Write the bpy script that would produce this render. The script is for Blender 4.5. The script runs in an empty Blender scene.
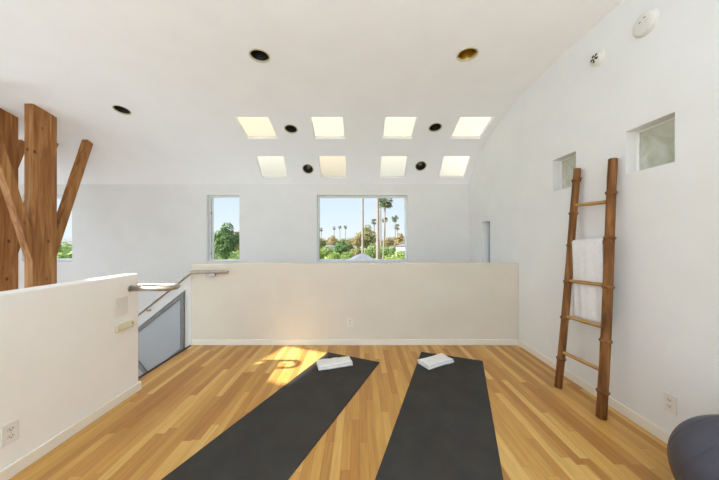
import bpy, bmesh, math, random
from mathutils import Vector, Matrix, noise
random.seed(7)
S = bpy.context.scene
COL = S.collection
PI = math.pi
F = 268.0            # focal length in pixels of the 719 px wide frame
EYE = 1.38           # camera height

# ------------------------------------------------------------------ helpers
class MB:
    def __init__(self):
        self.v = []; self.f = []; self.s = []
    def add(self, verts, faces, smooth=False):
        o = len(self.v)
        self.v += [tuple(p) for p in verts]
        self.f += [tuple(i + o for i in f) for f in faces]
        self.s += [smooth] * len(faces)
        return self
    def quad(self, a, b, c, d, smooth=False):
        return self.add([a, b, c, d], [(0, 1, 2, 3)], smooth)
    def box(self, lo, hi, m=None):
        x0, y0, z0 = lo; x1, y1, z1 = hi
        v = [(x0,y0,z0),(x1,y0,z0),(x1,y1,z0),(x0,y1,z0),(x0,y0,z1),(x1,y0,z1),(x1,y1,z1),(x0,y1,z1)]
        if m is not None: v = [m @ Vector(p) for p in v]
        return self.add(v, [(0,3,2,1),(4,5,6,7),(0,1,5,4),(1,2,6,5),(2,3,7,6),(3,0,4,7)])
    def tube(self, pts, radii, n=14, cap=True, smooth=True):
        pts = [Vector(p) for p in pts]
        if not isinstance(radii, (list, tuple)): radii = [radii] * len(pts)
        rings = []; ref = None
        for i, p in enumerate(pts):
            a = pts[max(i-1, 0)]; b = pts[min(i+1, len(pts)-1)]
            t = (b - a).normalized()
            if ref is None:
                ref = Vector((0,0,1)) if abs(t.z) < .8 else Vector((1,0,0))
            u = (ref - t * ref.dot(t)).normalized(); w = t.cross(u); ref = u
            rings.append([p + (u*math.cos(2*PI*k/n) + w*math.sin(2*PI*k/n)) * radii[i] for k in range(n)])
        v = [q for r in rings for q in r]; f = []
        for i in range(len(pts)-1):
            for k in range(n):
                k2 = (k+1) % n
                f.append((i*n+k, i*n+k2, (i+1)*n+k2, (i+1)*n+k))
        self.add(v, f, smooth)
        if cap:
            self.add(rings[0], [tuple(reversed(range(n)))]); self.add(rings[-1], [tuple(range(n))])
        return self
    def lathe(self, prof, n=32, m=None, smooth=True):          # prof: (r, z) around local z
        v = []; f = []
        for r, z in prof:
            for k in range(n):
                p = Vector((r*math.cos(2*PI*k/n), r*math.sin(2*PI*k/n), z))
                v.append(m @ p if m is not None else p)
        for i in range(len(prof)-1):
            for k in range(n):
                k2 = (k+1) % n
                f.append((i*n+k, i*n+k2, (i+1)*n+k2, (i+1)*n+k))
        return self.add(v, f, smooth)
    def build(self, name, mat, parent=None, bevel=0, seg=2, merge=True, loc=None):
        me = bpy.data.meshes.new(name)
        me.from_pydata(self.v, [], self.f)
        me.polygons.foreach_set('use_smooth', self.s)
        if mat: me.materials.append(mat)
        if merge:
            bm = bmesh.new(); bm.from_mesh(me)
            bmesh.ops.remove_doubles(bm, verts=bm.verts, dist=1e-5)
            bmesh.ops.recalc_face_normals(bm, faces=bm.faces)
            bm.to_mesh(me); bm.free()
        me.update()
        o = bpy.data.objects.new(name, me); COL.objects.link(o)
        if loc: o.location = loc
        if parent: o.parent = parent
        if bevel:
            b = o.modifiers.new('bevel', 'BEVEL'); b.width = bevel; b.segments = seg
            b.limit_method = 'ANGLE'; b.angle_limit = math.radians(50)
        return o

def tag(o, label, cat, group=None, kind=None):
    o['label'] = label; o['category'] = cat
    if group: o['group'] = group
    if kind: o['kind'] = kind
    return o
def struct(o, label=None):
    o['kind'] = 'structure'
    if label: o['label'] = label
    return o
def empty(name, loc=(0,0,0), rot=None):
    o = bpy.data.objects.new(name, None); COL.objects.link(o)
    o.location = loc; o.empty_display_size = .1
    if rot is not None: o.rotation_euler = rot
    return o
def copy_tree(o, parent=None):
    c = o.copy(); COL.objects.link(c)
    if parent: c.parent = parent
    for ch in list(o.children): copy_tree(ch, c)
    return c
def at(px, py, z):                                             # a point of the place seen at a pixel, z metres away
    return Vector(((px - 359.5) * z / F, z, EYE + (240 - py) * z / F))

# ------------------------------------------------------------------ materials
def srgb(r, g, b):
    def f(c):
        c /= 255
        return c/12.92 if c <= .04045 else ((c+.055)/1.055)**2.4
    return (f(r), f(g), f(b), 1)
def base(name, col, rough=.6, metal=0, spec=.5):
    m = bpy.data.materials.new(name); m.use_nodes = True
    p = m.node_tree.nodes['Principled BSDF']
    p.inputs['Base Color'].default_value = col; p.inputs['Roughness'].default_value = rough
    p.inputs['Metallic'].default_value = metal; p.inputs['Specular IOR Level'].default_value = spec
    return m, m.node_tree.nodes, m.node_tree.links, p
def noisy(name, col, col2, scale=8, rough=.6, metal=0, spec=.5, bump=0, bscale=60, detail=3, stretch=None):
    m, N, L, p = base(name, col, rough, metal, spec)
    tc = N.new('ShaderNodeTexCoord'); mp = N.new('ShaderNodeMapping')
    if stretch: mp.inputs['Scale'].default_value = stretch
    L.new(tc.outputs['Object'], mp.inputs['Vector'])
    n = N.new('ShaderNodeTexNoise'); n.inputs['Scale'].default_value = scale; n.inputs['Detail'].default_value = detail
    L.new(mp.outputs[0], n.inputs['Vector'])
    r = N.new('ShaderNodeValToRGB'); r.color_ramp.elements[0].color = col; r.color_ramp.elements[1].color = col2
    r.color_ramp.elements[0].position = .3; r.color_ramp.elements[1].position = .7
    L.new(n.outputs['Fac'], r.inputs['Fac']); L.new(r.outputs['Color'], p.inputs['Base Color'])
    if bump:
        b = N.new('ShaderNodeTexNoise'); b.inputs['Scale'].default_value = bscale; b.inputs['Detail'].default_value = 4
        L.new(mp.outputs[0], b.inputs['Vector'])
        bp = N.new('ShaderNodeBump'); bp.inputs['Strength'].default_value = bump; bp.inputs['Distance'].default_value = .005
        L.new(b.outputs['Fac'], bp.inputs['Height']); L.new(bp.outputs['Normal'], p.inputs['Normal'])
    return m

WALL = noisy('wall_paint', srgb(228,228,226), srgb(232,232,230), 3, .75, spec=.2, bump=.04, bscale=160)
HALF = noisy('wall_paint_shaded', srgb(216,208,193), srgb(220,212,198), 3, .75, spec=.2, bump=.04, bscale=160)  # far half wall: dim, warm floor-bounce light put into the paint colour
HALFL = noisy('wall_paint_lit', srgb(238,236,231), srgb(241,239,234), 3, .75, spec=.2, bump=.04, bscale=160)  # left half wall: same paint lightened to carry its brighter light
LOWF = noisy('pale_grey_lower_floor', srgb(176,178,180), srgb(186,188,190), 2, .7)
BASE = noisy('warm_baseboard_paint', srgb(230,224,211), srgb(233,228,216), 4, .5)
CEIL = noisy('ceiling_paint', srgb(246,246,246), srgb(249,249,249), 3, .85, spec=.15)
TRIM = noisy('trim_paint', srgb(236,233,227), srgb(239,236,231), 4, .45, spec=.4)
PLATE = noisy('cover_plate_plastic', srgb(222,217,208), srgb(226,221,213), 12, .4)
SOCK = noisy('socket_plastic', srgb(214,208,198), srgb(220,214,205), 12, .45)
CREAM = noisy('aged_cream_plastic', srgb(214,205,170), srgb(222,214,182), 25, .45)
DARK = noisy('dark_slot', srgb(40,38,36), srgb(55,52,50), 20, .6)
WHITEP = noisy('white_plastic', srgb(218,215,207), srgb(224,221,213), 10, .45)
FRAME = noisy('window_frame_paint', srgb(238,242,247), srgb(243,246,250), 6, .4)
HINGE = noisy('grey_hinge_metal', srgb(150,155,162), srgb(170,175,182), 30, .35, .6)
STEEL = noisy('brushed_steel', srgb(168,160,150), srgb(190,182,172), 18, .38, .85)
GREYM = noisy('grey_metal_frame', srgb(112,112,111), srgb(126,126,125), 14, .5, .2)
BLACK = noisy('black_nosing', srgb(30,29,28), srgb(46,44,42), 20, .5)
MAT = noisy('charcoal_mat_foam', srgb(58,55,52), srgb(66,63,59), 5, .85, spec=.2, bump=.25, bscale=400)
TOWEL = noisy('white_terry', srgb(232,231,230), srgb(240,239,238), 40, .95, spec=.1, bump=.5, bscale=500)
BALLM = noisy('slate_vinyl', srgb(66,66,77), srgb(74,74,86), 6, .42, spec=.5)
BAFFLE = noisy('black_baffle', srgb(16,15,14), srgb(26,25,23), 20, .55)
GOLD = noisy('gold_reflector', srgb(176,140,66), srgb(200,164,88), 12, .28, 1.0)
LTRIM = noisy('cream_light_trim', srgb(196,190,156), srgb(206,201,170), 12, .4)
LAMP = noisy('unlit_lamp_glass', srgb(120,120,118), srgb(150,150,148), 12, .25)

def wood_mat(name, c0, c1, c2, axis):
    m, N, L, p = base(name, c1, .65, spec=.25)
    tc = N.new('ShaderNodeTexCoord'); mp = N.new('ShaderNodeMapping')
    sc = [14, 14, 14]; sc[axis] = 1.1; mp.inputs['Scale'].default_value = sc
    L.new(tc.outputs['Object'], mp.inputs['Vector'])
    n = N.new('ShaderNodeTexNoise'); n.inputs['Scale'].default_value = 1.6; n.inputs['Detail'].default_value = 6
    n.inputs['Distortion'].default_value = .6
    L.new(mp.outputs[0], n.inputs['Vector'])
    r = N.new('ShaderNodeValToRGB'); e = r.color_ramp.elements
    e[0].position = .28; e[0].color = c0; e[1].position = .72; e[1].color = c2
    k = e.new(.5); k.color = c1
    L.new(n.outputs['Fac'], r.inputs['Fac'])
    vo = N.new('ShaderNodeTexVoronoi'); vo.inputs['Scale'].default_value = 1.0; vo.inputs['Randomness'].default_value = 1
    mp2 = N.new('ShaderNodeMapping'); s2 = [5.5, 5.5, 5.5]; s2[axis] = 3.4; mp2.inputs['Scale'].default_value = s2
    L.new(tc.outputs['Object'], mp2.inputs['Vector']); L.new(mp2.outputs[0], vo.inputs['Vector'])
    kr = N.new('ShaderNodeValToRGB'); kr.color_ramp.elements[0].position = .035; kr.color_ramp.elements[0].color = (1,1,1,1)
    kr.color_ramp.elements[1].position = .13; kr.color_ramp.elements[1].color = (0,0,0,1)
    L.new(vo.outputs['Distance'], kr.inputs['Fac'])
    mx = N.new('ShaderNodeMix'); mx.data_type = 'RGBA'
    L.new(kr.outputs['Color'], mx.inputs['Factor']); L.new(r.outputs['Color'], mx.inputs['A'])
    mx.inputs['B'].default_value = srgb(92,50,24)
    L.new(mx.outputs['Result'], p.inputs['Base Color'])
    bp = N.new('ShaderNodeBump'); bp.inputs['Strength'].default_value = .2; bp.inputs['Distance'].default_value = .004
    L.new(n.outputs['Fac'], bp.inputs['Height']); L.new(bp.outputs['Normal'], p.inputs['Normal'])
    return m
TIMBER = wood_mat('rough_fir_timber', srgb(130,82,42), srgb(160,110,62), srgb(186,138,86), 2)
BAMBOO = wood_mat('brown_bamboo', srgb(78,46,20), srgb(118,76,38), srgb(158,110,62), 2)
RUNGM = wood_mat('pale_bamboo', srgb(150,112,62), srgb(172,134,82), srgb(192,156,104), 1)

def floor_mat():
    m, N, L, p = base('oak_strip_floor', srgb(200,150,90), .36, spec=.4)
    tc = N.new('ShaderNodeTexCoord'); sx = N.new('ShaderNodeSeparateXYZ'); L.new(tc.outputs['Object'], sx.inputs[0])
    def mth(op, a, b=None):
        n = N.new('ShaderNodeMath'); n.operation = op
        for i, q in enumerate((a, b)):
            if q is None: continue
            if isinstance(q, (int, float)): n.inputs[i].default_value = q
            else: L.new(q, n.inputs[i])
        return n.outputs[0]
    xs = mth('DIVIDE', sx.outputs['X'], .058); col = mth('FLOOR', xs); fx = mth('FRACT', xs)
    w1 = N.new('ShaderNodeTexWhiteNoise'); w1.noise_dimensions = '1D'; L.new(col, w1.inputs['W'])
    ys = mth('ADD', mth('DIVIDE', sx.outputs['Y'], .95), mth('MULTIPLY', w1.outputs['Value'], 17.3))
    row = mth('FLOOR', ys); fy = mth('FRACT', ys)
    cx = N.new('ShaderNodeCombineXYZ'); L.new(col, cx.inputs['X']); L.new(row, cx.inputs['Y'])
    w2 = N.new('ShaderNodeTexWhiteNoise'); w2.noise_dimensions = '2D'; L.new(cx.outputs[0], w2.inputs['Vector'])
    r = N.new('ShaderNodeValToRGB'); e = r.color_ramp.elements
    e[0].position = 0; e[0].color = srgb(172,120,58); e[1].position = 1; e[1].color = srgb(216,176,106)
    k = e.new(.35); k.color = srgb(188,138,70); k = e.new(.75); k.color = srgb(202,156,84)
    L.new(w2.outputs['Value'], r.inputs['Fac'])
    mp = N.new('ShaderNodeMapping'); mp.inputs['Scale'].default_value = (42, 2.2, 1)
    off = N.new('ShaderNodeVectorMath'); off.operation = 'MULTIPLY_ADD'
    L.new(w2.outputs['Color'], off.inputs[0]); off.inputs[1].default_value = (3, 9, 5); L.new(tc.outputs['Object'], off.inputs[2])
    L.new(off.outputs[0], mp.inputs['Vector'])
    n = N.new('ShaderNodeTexNoise'); n.inputs['Scale'].default_value = 1.3; n.inputs['Detail'].default_value = 5; n.inputs['Distortion'].default_value = .5
    L.new(mp.outputs[0], n.inputs['Vector'])
    gr = N.new('ShaderNodeValToRGB'); gr.color_ramp.elements[0].position = .3; gr.color_ramp.elements[0].color = (.80,.76,.70,1)
    gr.color_ramp.elements[1].position = .6; gr.color_ramp.elements[1].color = (1.04,1.04,1.04,1)
    L.new(n.outputs['Fac'], gr.inputs['Fac'])
    mx = N.new('ShaderNodeMix'); mx.data_type = 'RGBA'; mx.blend_type = 'MULTIPLY'; mx.inputs['Factor'].default_value = .85
    L.new(r.outputs['Color'], mx.inputs['A']); L.new(gr.outputs['Color'], mx.inputs['B'])
    gap = mth('MAXIMUM', mth('LESS_THAN', fx, .03), mth('LESS_THAN', fy, .003))
    mg = N.new('ShaderNodeMix'); mg.data_type = 'RGBA'; L.new(mth('MULTIPLY', gap, .45), mg.inputs['Factor'])
    L.new(mx.outputs['Result'], mg.inputs['A']); mg.inputs['B'].default_value = srgb(110,68,32)
    L.new(mg.outputs['Result'], p.inputs['Base Color'])
    L.new(mth('ADD', mth('MULTIPLY', n.outputs['Fac'], .16), .28), p.inputs['Roughness'])
    return m
FLOOR = floor_mat()

def glass_mat():
    m = bpy.data.materials.new('window_glass'); m.use_nodes = True
    N, L = m.node_tree.nodes, m.node_tree.links; N.remove(N['Principled BSDF'])
    t = N.new('ShaderNodeBsdfTransparent'); t.inputs[0].default_value = (.97,.985,.99,1)
    g = N.new('ShaderNodeBsdfGlossy'); g.inputs['Roughness'].default_value = .02
    x = N.new('ShaderNodeMixShader'); x.inputs[0].default_value = .006
    L.new(t.outputs[0], x.inputs[1]); L.new(g.outputs[0], x.inputs[2]); L.new(x.outputs[0], N['Material Output'].inputs[0])
    return m
GLASS = glass_mat()
def frosted(name, col, through=0):
    m = bpy.data.materials.new(name); m.use_nodes = True
    N, L = m.node_tree.nodes, m.node_tree.links; N.remove(N['Principled BSDF'])
    n = N.new('ShaderNodeTexNoise'); n.inputs['Scale'].default_value = 3
    r = N.new('ShaderNodeValToRGB'); r.color_ramp.elements[0].color = tuple(c*.97 for c in col[:3]) + (1,); r.color_ramp.elements[1].color = col
    L.new(n.outputs['Fac'], r.inputs['Fac'])
    t = N.new('ShaderNodeBsdfTranslucent'); L.new(r.outputs['Color'], t.inputs['Color'])
    d = N.new('ShaderNodeBsdfDiffuse'); L.new(r.outputs['Color'], d.inputs['Color'])
    x = N.new('ShaderNodeMixShader'); x.inputs[0].default_value = .08
    L.new(t.outputs[0], x.inputs[1]); L.new(d.outputs[0], x.inputs[2])
    L.new(x.outputs[0], N['Material Output'].inputs[0])
    return m
SKYP = frosted('frosted_acrylic', (.70,.665,.575,1))
SKYT = frosted('tan_acrylic', (.70,.635,.53,1))
SKYB = frosted('frosted_acrylic_sun_lift', (.80,.765,.68,1))  # lower row: colour raised to make up for the weaker sun there
SKYBT = frosted('tan_acrylic_sun_lift', (.80,.735,.62,1))  # tan pane of the lower row, brightened in colour the same way
FROST = frosted('frosted_window_glass', (.9,.92,.93,1))

def mesh_screen_mat():
    m = bpy.data.materials.new('perforated_grey_sheet'); m.use_nodes = True
    N, L = m.node_tree.nodes, m.node_tree.links; p = N['Principled BSDF']
    p.inputs['Base Color'].default_value = srgb(168,172,176); p.inputs['Roughness'].default_value = .5; p.inputs['Metallic'].default_value = .3
    tc = N.new('ShaderNodeTexCoord'); v = N.new('ShaderNodeTexVoronoi'); v.inputs['Scale'].default_value = 110; v.inputs['Randomness'].default_value = 0
    L.new(tc.outputs['Object'], v.inputs['Vector'])
    c = N.new('ShaderNodeMath'); c.operation = 'LESS_THAN'; c.inputs[1].default_value = .36; L.new(v.outputs['Distance'], c.inputs[0])
    t = N.new('ShaderNodeBsdfTransparent'); x = N.new('ShaderNodeMixShader')
    L.new(c.outputs[0], x.inputs[0]); L.new(p.outputs[0], x.inputs[1]); L.new(t.outputs[0], x.inputs[2])
    L.new(x.outputs[0], N['Material Output'].inputs[0])
    return m
SCREEN = mesh_screen_mat()

def pattern_glass_mat():
    m, N, L, p = base('wavy_pattern_glass', srgb(196,200,182), .22, spec=.6)
    tc = N.new('ShaderNodeTexCoord')
    n = N.new('ShaderNodeTexNoise'); n.inputs['Scale'].default_value = 7; n.inputs['Detail'].default_value = 5; n.inputs['Distortion'].default_value = .8
    L.new(tc.outputs['Object'], n.inputs['Vector'])
    r = N.new('ShaderNodeValToRGB'); e = r.color_ramp.elements
    e[0].position = .40; e[0].color = srgb(206,206,186); e[1].position = .62; e[1].color = srgb(228,227,220)
    L.new(n.outputs['Fac'], r.inputs['Fac']); L.new(r.outputs['Color'], p.inputs['Base Color'])
    b = N.new('ShaderNodeBump'); b.inputs['Strength'].default_value = .7; b.inputs['Distance'].default_value = .02
    L.new(n.outputs['Fac'], b.inputs['Height']); L.new(b.outputs['Normal'], p.inputs['Normal'])
    t = N.new('ShaderNodeBsdfTranslucent'); L.new(r.outputs['Color'], t.inputs['Color'])
    x = N.new('ShaderNodeMixShader'); x.inputs[0].default_value = .5
    L.new(p.outputs[0], x.inputs[1]); L.new(t.outputs[0], x.inputs[2]); L.new(x.outputs[0], N['Material Output'].inputs[0])
    return m
PGLASS = pattern_glass_mat()

# ------------------------------------------------------------------ shells with openings
def shell(us, vs, T, mapf, holes, inset=None, smooth=False):
    """slab over the (u,v) grid between w=0 and w=T; holes = list of (u0,u1,v0,v1); inset = shaped openings (u0,u1,v0,v1,poly)"""
    inset = inset or []
    us = sorted(set(round(u, 5) for u in us + [h[i] for h in holes for i in (0,1)] + [h[i] for h in inset for i in (0,1)]))
    vs = sorted(set(round(v, 5) for v in vs + [h[i] for h in holes for i in (2,3)] + [h[i] for h in inset for i in (2,3)]))
    nu, nv = len(us)-1, len(vs)-1
    mask = [[1]*nv for _ in range(nu)]
    for i in range(nu):
        for j in range(nv):
            cu, cv = (us[i]+us[i+1])/2, (vs[j]+vs[j+1])/2
            if any(h[0] < cu < h[1] and h[2] < cv < h[3] for h in holes): mask[i][j] = 0
            if any(h[0] < cu < h[1] and h[2] < cv < h[3] for h in inset): mask[i][j] = 2
    b = MB(); P = lambda i, j, w: mapf(us[i], vs[j], w)
    front, back = {}, {}
    for i in range(nu+1):
        for j in range(nv+1):
            front[i,j] = len(b.v); b.v.append(tuple(P(i,j,0)))
            back[i,j] = len(b.v); b.v.append(tuple(P(i,j,T)))
    for i in range(nu):
        for j in range(nv):
            if mask[i][j] != 1: continue
            b.f.append((front[i,j], front[i+1,j], front[i+1,j+1], front[i,j+1])); b.s.append(smooth)
            b.f.append((back[i,j+1], back[i+1,j+1], back[i+1,j], back[i,j])); b.s.append(smooth)
            for (di, dj, e) in ((-1,0,((i,j+1),(i,j))), (1,0,((i+1,j),(i+1,j+1))), (0,-1,((i,j),(i+1,j))), (0,1,((i+1,j+1),(i,j+1)))):
                a, c = i+di, j+dj
                if not (0 <= a < nu and 0 <= c < nv) or mask[a][c] == 0:
                    b.quad(P(*e[0],0), P(*e[1],0), P(*e[1],T), P(*e[0],T))
    for u0, u1, v0, v1, poly in inset:
        cu, cv = (u0+u1)/2, (v0+v1)/2
        sq = [(u0,v0),(u1,v0),(u1,v1),(u0,v1)]
        ang = sorted(set(round(math.atan2(q[1]-cv, q[0]-cu), 6) for q in sq + poly) | set(round(-PI + 2*PI*k/32 + 1e-4, 6) for k in range(32)))
        def hit(pl, a):
            d = (math.cos(a), math.sin(a)); best = None
            for k in range(len(pl)):
                (x0,y0),(x1,y1) = pl[k], pl[(k+1) % len(pl)]
                x0 -= cu; x1 -= cu; y0 -= cv; y1 -= cv
                ex, ey = x1-x0, y1-y0; den = d[0]*ey - d[1]*ex
                if abs(den) < 1e-12: continue
                t = (x0*ey - y0*ex)/den; s = (x0*d[1] - y0*d[0])/den
                if t > 0 and -1e-5 <= s <= 1+1e-5 and (best is None or t < best): best = t
            return (cu + d[0]*best, cv + d[1]*best)
        o = [hit(sq, a) for a in ang]; n_ = [hit(poly, a) for a in ang]
        for k in range(len(ang)):
            k2 = (k+1) % len(ang)
            b.quad(mapf(*o[k],0), mapf(*o[k2],0), mapf(*n_[k2],0), mapf(*n_[k],0), True)
            b.quad(mapf(*n_[k],T), mapf(*n_[k2],T), mapf(*o[k2],T), mapf(*o[k],T), True)
            b.quad(mapf(*n_[k],0), mapf(*n_[k2],0), mapf(*n_[k2],T), mapf(*n_[k],T))
    used = sorted(set(i for f in b.f for i in f)); rm = {q: k for k, q in enumerate(used)}
    b.v = [b.v[q] for q in used]; b.f = [tuple(rm[q] for q in f) for f in b.f]
    return b

# the vaulted ceiling's height over depth
PROF = [(-3,3.28),(2.8,3.28),(3.25,3.272),(3.63,3.235),(4.155,3.108),(4.62,2.908),(4.935,2.656),(5.1,2.44),(5.3,2.12)]
def _slopes():
    n = len(PROF); d = [(PROF[i+1][1]-PROF[i][1])/(PROF[i+1][0]-PROF[i][0]) for i in range(n-1)]
    m = [d[0]] + [0 if d[i-1]*d[i] <= 0 else 2*d[i-1]*d[i]/(d[i-1]+d[i]) for i in range(1, n-1)] + [d[-1]]
    return m
MS = _slopes()
def hgt(z):
    for i in range(len(PROF)-1):
        if z <= PROF[i+1][0] or i == len(PROF)-2:
            (x0,y0),(x1,y1) = PROF[i], PROF[i+1]; H = x1-x0; t = (z-x0)/H
            return y0*(2*t**3-3*t*t+1) + H*MS[i]*(t**3-2*t*t+t) + y1*(-2*t**3+3*t*t) + H*MS[i+1]*(t**3-t*t)
def cnorm(z):
    s = (hgt(z+.005)-hgt(z-.005))/.01
    return Vector((0, -s, 1)).normalized()
def cmap(u, v, w):
    n = cnorm(v)
    return Vector((u, v + n.y*w, hgt(v) + n.z*w))
def ray_to_ceiling(px, py):
    z = 1.0
    while hgt(z) > EYE + (240-py)*z/F: z += .002
    return (px-359.5)*z/F, z

XL, XR, YB, YF = -7.0, 2.09, -2.6, 5.1
zU = (ray_to_ceiling(350,117)[1], ray_to_ceiling(350,138.6)[1])
zD = (ray_to_ceiling(350,156.2)[1], ray_to_ceiling(350,177.7)[1])
SX = [(-1.83,-1.335), (-.725,-.237), (.375,.852), (1.48,1.965)]
sky_holes = [(a, b, *zz) for zz in (zU, zD) for a, b in SX]
LIGHTS = [(259.8,55.8),(467.3,54.5),(122,110),(291,129),(435.3,127.5),(308,169),(420.8,166)]
CT = .04
RL = .094
insets = []; lights = []
for k, (px, py) in enumerate(LIGHTS):
    x, z = ray_to_ceiling(px, py); c = cnorm(z).z
    rl = RL if k < 3 else RL*.98
    q = .14
    insets.append((x-q, x+q, z-q*c, z+q*c, [(x+rl*math.cos(2*PI*i/32), z+rl*c*math.sin(2*PI*i/32)) for i in range(32)]))
    lights.append((x, z, rl))
# the sun's path and an unseen clear skylight shaped to cast the floor's sun patch
SUN = Vector((1.08, .56, -1.02)).normalized()
sh = Vector((SUN.x, SUN.y))*(3.28/-SUN.z)
patch = [(-.985,3.49),(-.36,3.245),(-.68,2.5),(-1.29,2.76)]
spoly = [(x-sh.x, y-sh.y) for x, y in patch]
sc_ = (sum(p[0] for p in spoly)/4, sum(p[1] for p in spoly)/4)
insets.append((sc_[0]-.62, sc_[0]+.62, sc_[1]-.62, sc_[1]+.62, spoly))
cb = shell([XL-.1, XR+.1], [YB-.1, YF+.02] + [2.7+.06*k for k in range(40)], CT, cmap, sky_holes, insets, True)
struct(cb.build('ceiling', CEIL, merge=False))

wn = [6]
def skylight(u0, u1, v0, v1, mat):
    wn[0] += 1
    b = MB(); n = 6; g = .004
    for i in range(n):
        a = v0 - .03 + (v1-v0+.06)*i/n; c = v0 - .03 + (v1-v0+.06)*(i+1)/n
        for w, fl in ((CT+.002, 0), (CT+.012, 1)):
            b.quad(cmap(u0-.03,a,w), cmap(u1+.03,a,w), cmap(u1+.03,c,w), cmap(u0-.03,c,w), True)
    e = struct(b.build('window_%d' % wn[0], mat))
    f = MB()
    for (a0,a1,c0,c1) in ((u0,u0+.012,v0,v1),(u1-.012,u1,v0,v1),(u0,u1,v0,v0+.012),(u0,u1,v1-.012,v1)):
        p = [cmap(a0,c0,CT-.012),cmap(a1,c0,CT-.012),cmap(a1,c1,CT-.012),cmap(a0,c1,CT-.012)]
        q = [cmap(a0,c0,CT),cmap(a1,c0,CT),cmap(a1,c1,CT),cmap(a0,c1,CT)]
        f.add(p+q, [(0,3,2,1),(4,5,6,7),(0,1,5,4),(1,2,6,5),(2,3,7,6),(3,0,4,7)])
    f.build('skylight_frame', TRIM, e)
for k, hh in enumerate(sky_holes):
    skylight(*hh, {0: SKYT, 5: SKYBT}.get(k, SKYP if k < 4 else SKYB))
wn[0] += 1
b = MB(); zz = 3.28+CT+.003
b.add([(p[0], p[1], zz) for p in spoly], [(0,1,2,3)])
struct(b.build('window_%d' % wn[0], GLASS))  # pane of the unseen skylight added for the sun patch

# walls
def xwall(name, x, t, y0, y1, z0, z1, holes, mat=WALL):         # plane x = const, thickness t towards +t
    return struct(shell([y0,y1], [z0,z1], 1, lambda u,v,w: Vector((x+w*t,u,v)), holes).build(name, mat))
def ywall(name, y, t, x0, x1, z0, z1, holes, mat=WALL):
    return struct(shell([x0,x1], [z0,z1], 1, lambda u,v,w: Vector((u,y+w*t,v)), holes).build(name, mat))
LOW = -2.8
W_NARROW = (-2.91, -2.285, .97, 2.235)
W_WIDE = (-.815, .922, .97, 2.235)
W_LEFT = (-6.42, -5.47, .97, 2.235)
ywall('wall_far', YF, .2, XL-.15, XR+.15, LOW, 2.56, [W_NARROW, W_WIDE, W_LEFT])
G_BIG = (1.777, 2.104, 1.898, 2.23)
G_SMALL = (2.587, 2.90, 1.905, 2.24)
SLOT = (4.29, 4.575, .9, 1.69)
xwall('wall_right', XR, .2, YB, YF+.2, LOW, 3.36, [G_BIG, G_SMALL, SLOT])
xwall('wall_left', XL, -.15, YB, YF, LOW, 3.36, [(-1.3,3.7,.1,2.6)])  # unseen opening added to let side light in
ywall('wall_back', YB, -.15, XL-.15, XR+.2, LOW, 3.36, [(-6.5,-2.6,-2.2,2.9),(-1.9,1.75,.05,2.75)])  # unseen openings added to light the room and void from behind
# half walls round the stair and the void
HW = 1.073
def halfwall(name, lo, hi, HALF=HALF):
    return struct(MB().box(lo, hi).build(name, HALF, bevel=.012, seg=3))
halfwall('wall_half_far', (-2.22, 3.52, 0), (XR, 3.64, HW))
halfwall('wall_half_left', (-2.15, YB, 0), (-2.03, 2.466, HW), HALFL)
# floor slab, landing edge, lower floor
struct(MB().box((-2.2, YB, -.28), (XR, 3.64, 0)).build('floor', FLOOR))
struct(MB().box((XL, YB, LOW-.1), (XR, YF, LOW)).build('floor_lower', LOWF))
struct(MB().box((-2.222, 2.47, -.03), (-2.192, 3.50, .006)).build('trim_stair_nosing', BLACK))
# baseboards
def bboard(name, lo, hi):
    struct(MB().box(lo, hi).build(name, BASE, bevel=.006))
bboard('baseboard_far', (-2.2, 3.505, 0), (XR, 3.52, .078))
bboard('baseboard_right', (XR-.015, YB, 0), (XR, 3.505, .078))
bboard('baseboard_left', (-2.03, YB, 0), (-2.015, 2.466, .078))
bboard('baseboard_left_end', (-2.15, 2.466, 0), (-2.015, 2.481, .078))
# stairs going down to the left, with the sloped white guard wall on the far side
sb = MB()
for k in range(13):
    x1 = -2.2 - k*.27; zt = -.19*(k+1)
    sb.box((x1-.27, 2.48, max(zt-.25, LOW)), (x1, 3.52, zt))
struct(sb.build('floor_stairs', FLOOR))
slope = math.tan(math.radians(38.5))
def gz(x): return .915 + (x + 2.22)*slope                       # top of the guard wall at x
def poly_prism(pts, y0, y1):                                    # pts in (x,z)
    n = len(pts); b = MB()
    b.add([(x,y0,z) for x,z in pts] + [(x,y1,z) for x,z in pts],
          [tuple(range(n)), tuple(reversed(range(n,2*n)))] + [(k,k+n,(k+1)%n+n,(k+1)%n) for k in range(n)])
    return b
xe = -5.4
def band(o0, o1):                                               # strip parallel to the stair between two offsets below the top
    return [(-2.2905, gz(-2.2905)-o0), (-2.2905, gz(-2.2905)-o1), (xe, gz(xe)-o1), (xe, gz(xe)-o0)]
struct(poly_prism(band(0,.13), 3.53, 3.63).build('wall_stair_guard', WALL))
struct(poly_prism(band(.86,1.2), 3.53, 3.63).build('wall_stair_stringer', WALL))
struct(poly_prism([(-2.29,gz(-2.29)),(-2.222,gz(-2.222)),(-2.222,-.6),(-2.29,-.6)], 3.53, 3.63).build('wall_stair_post', WALL))

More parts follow.
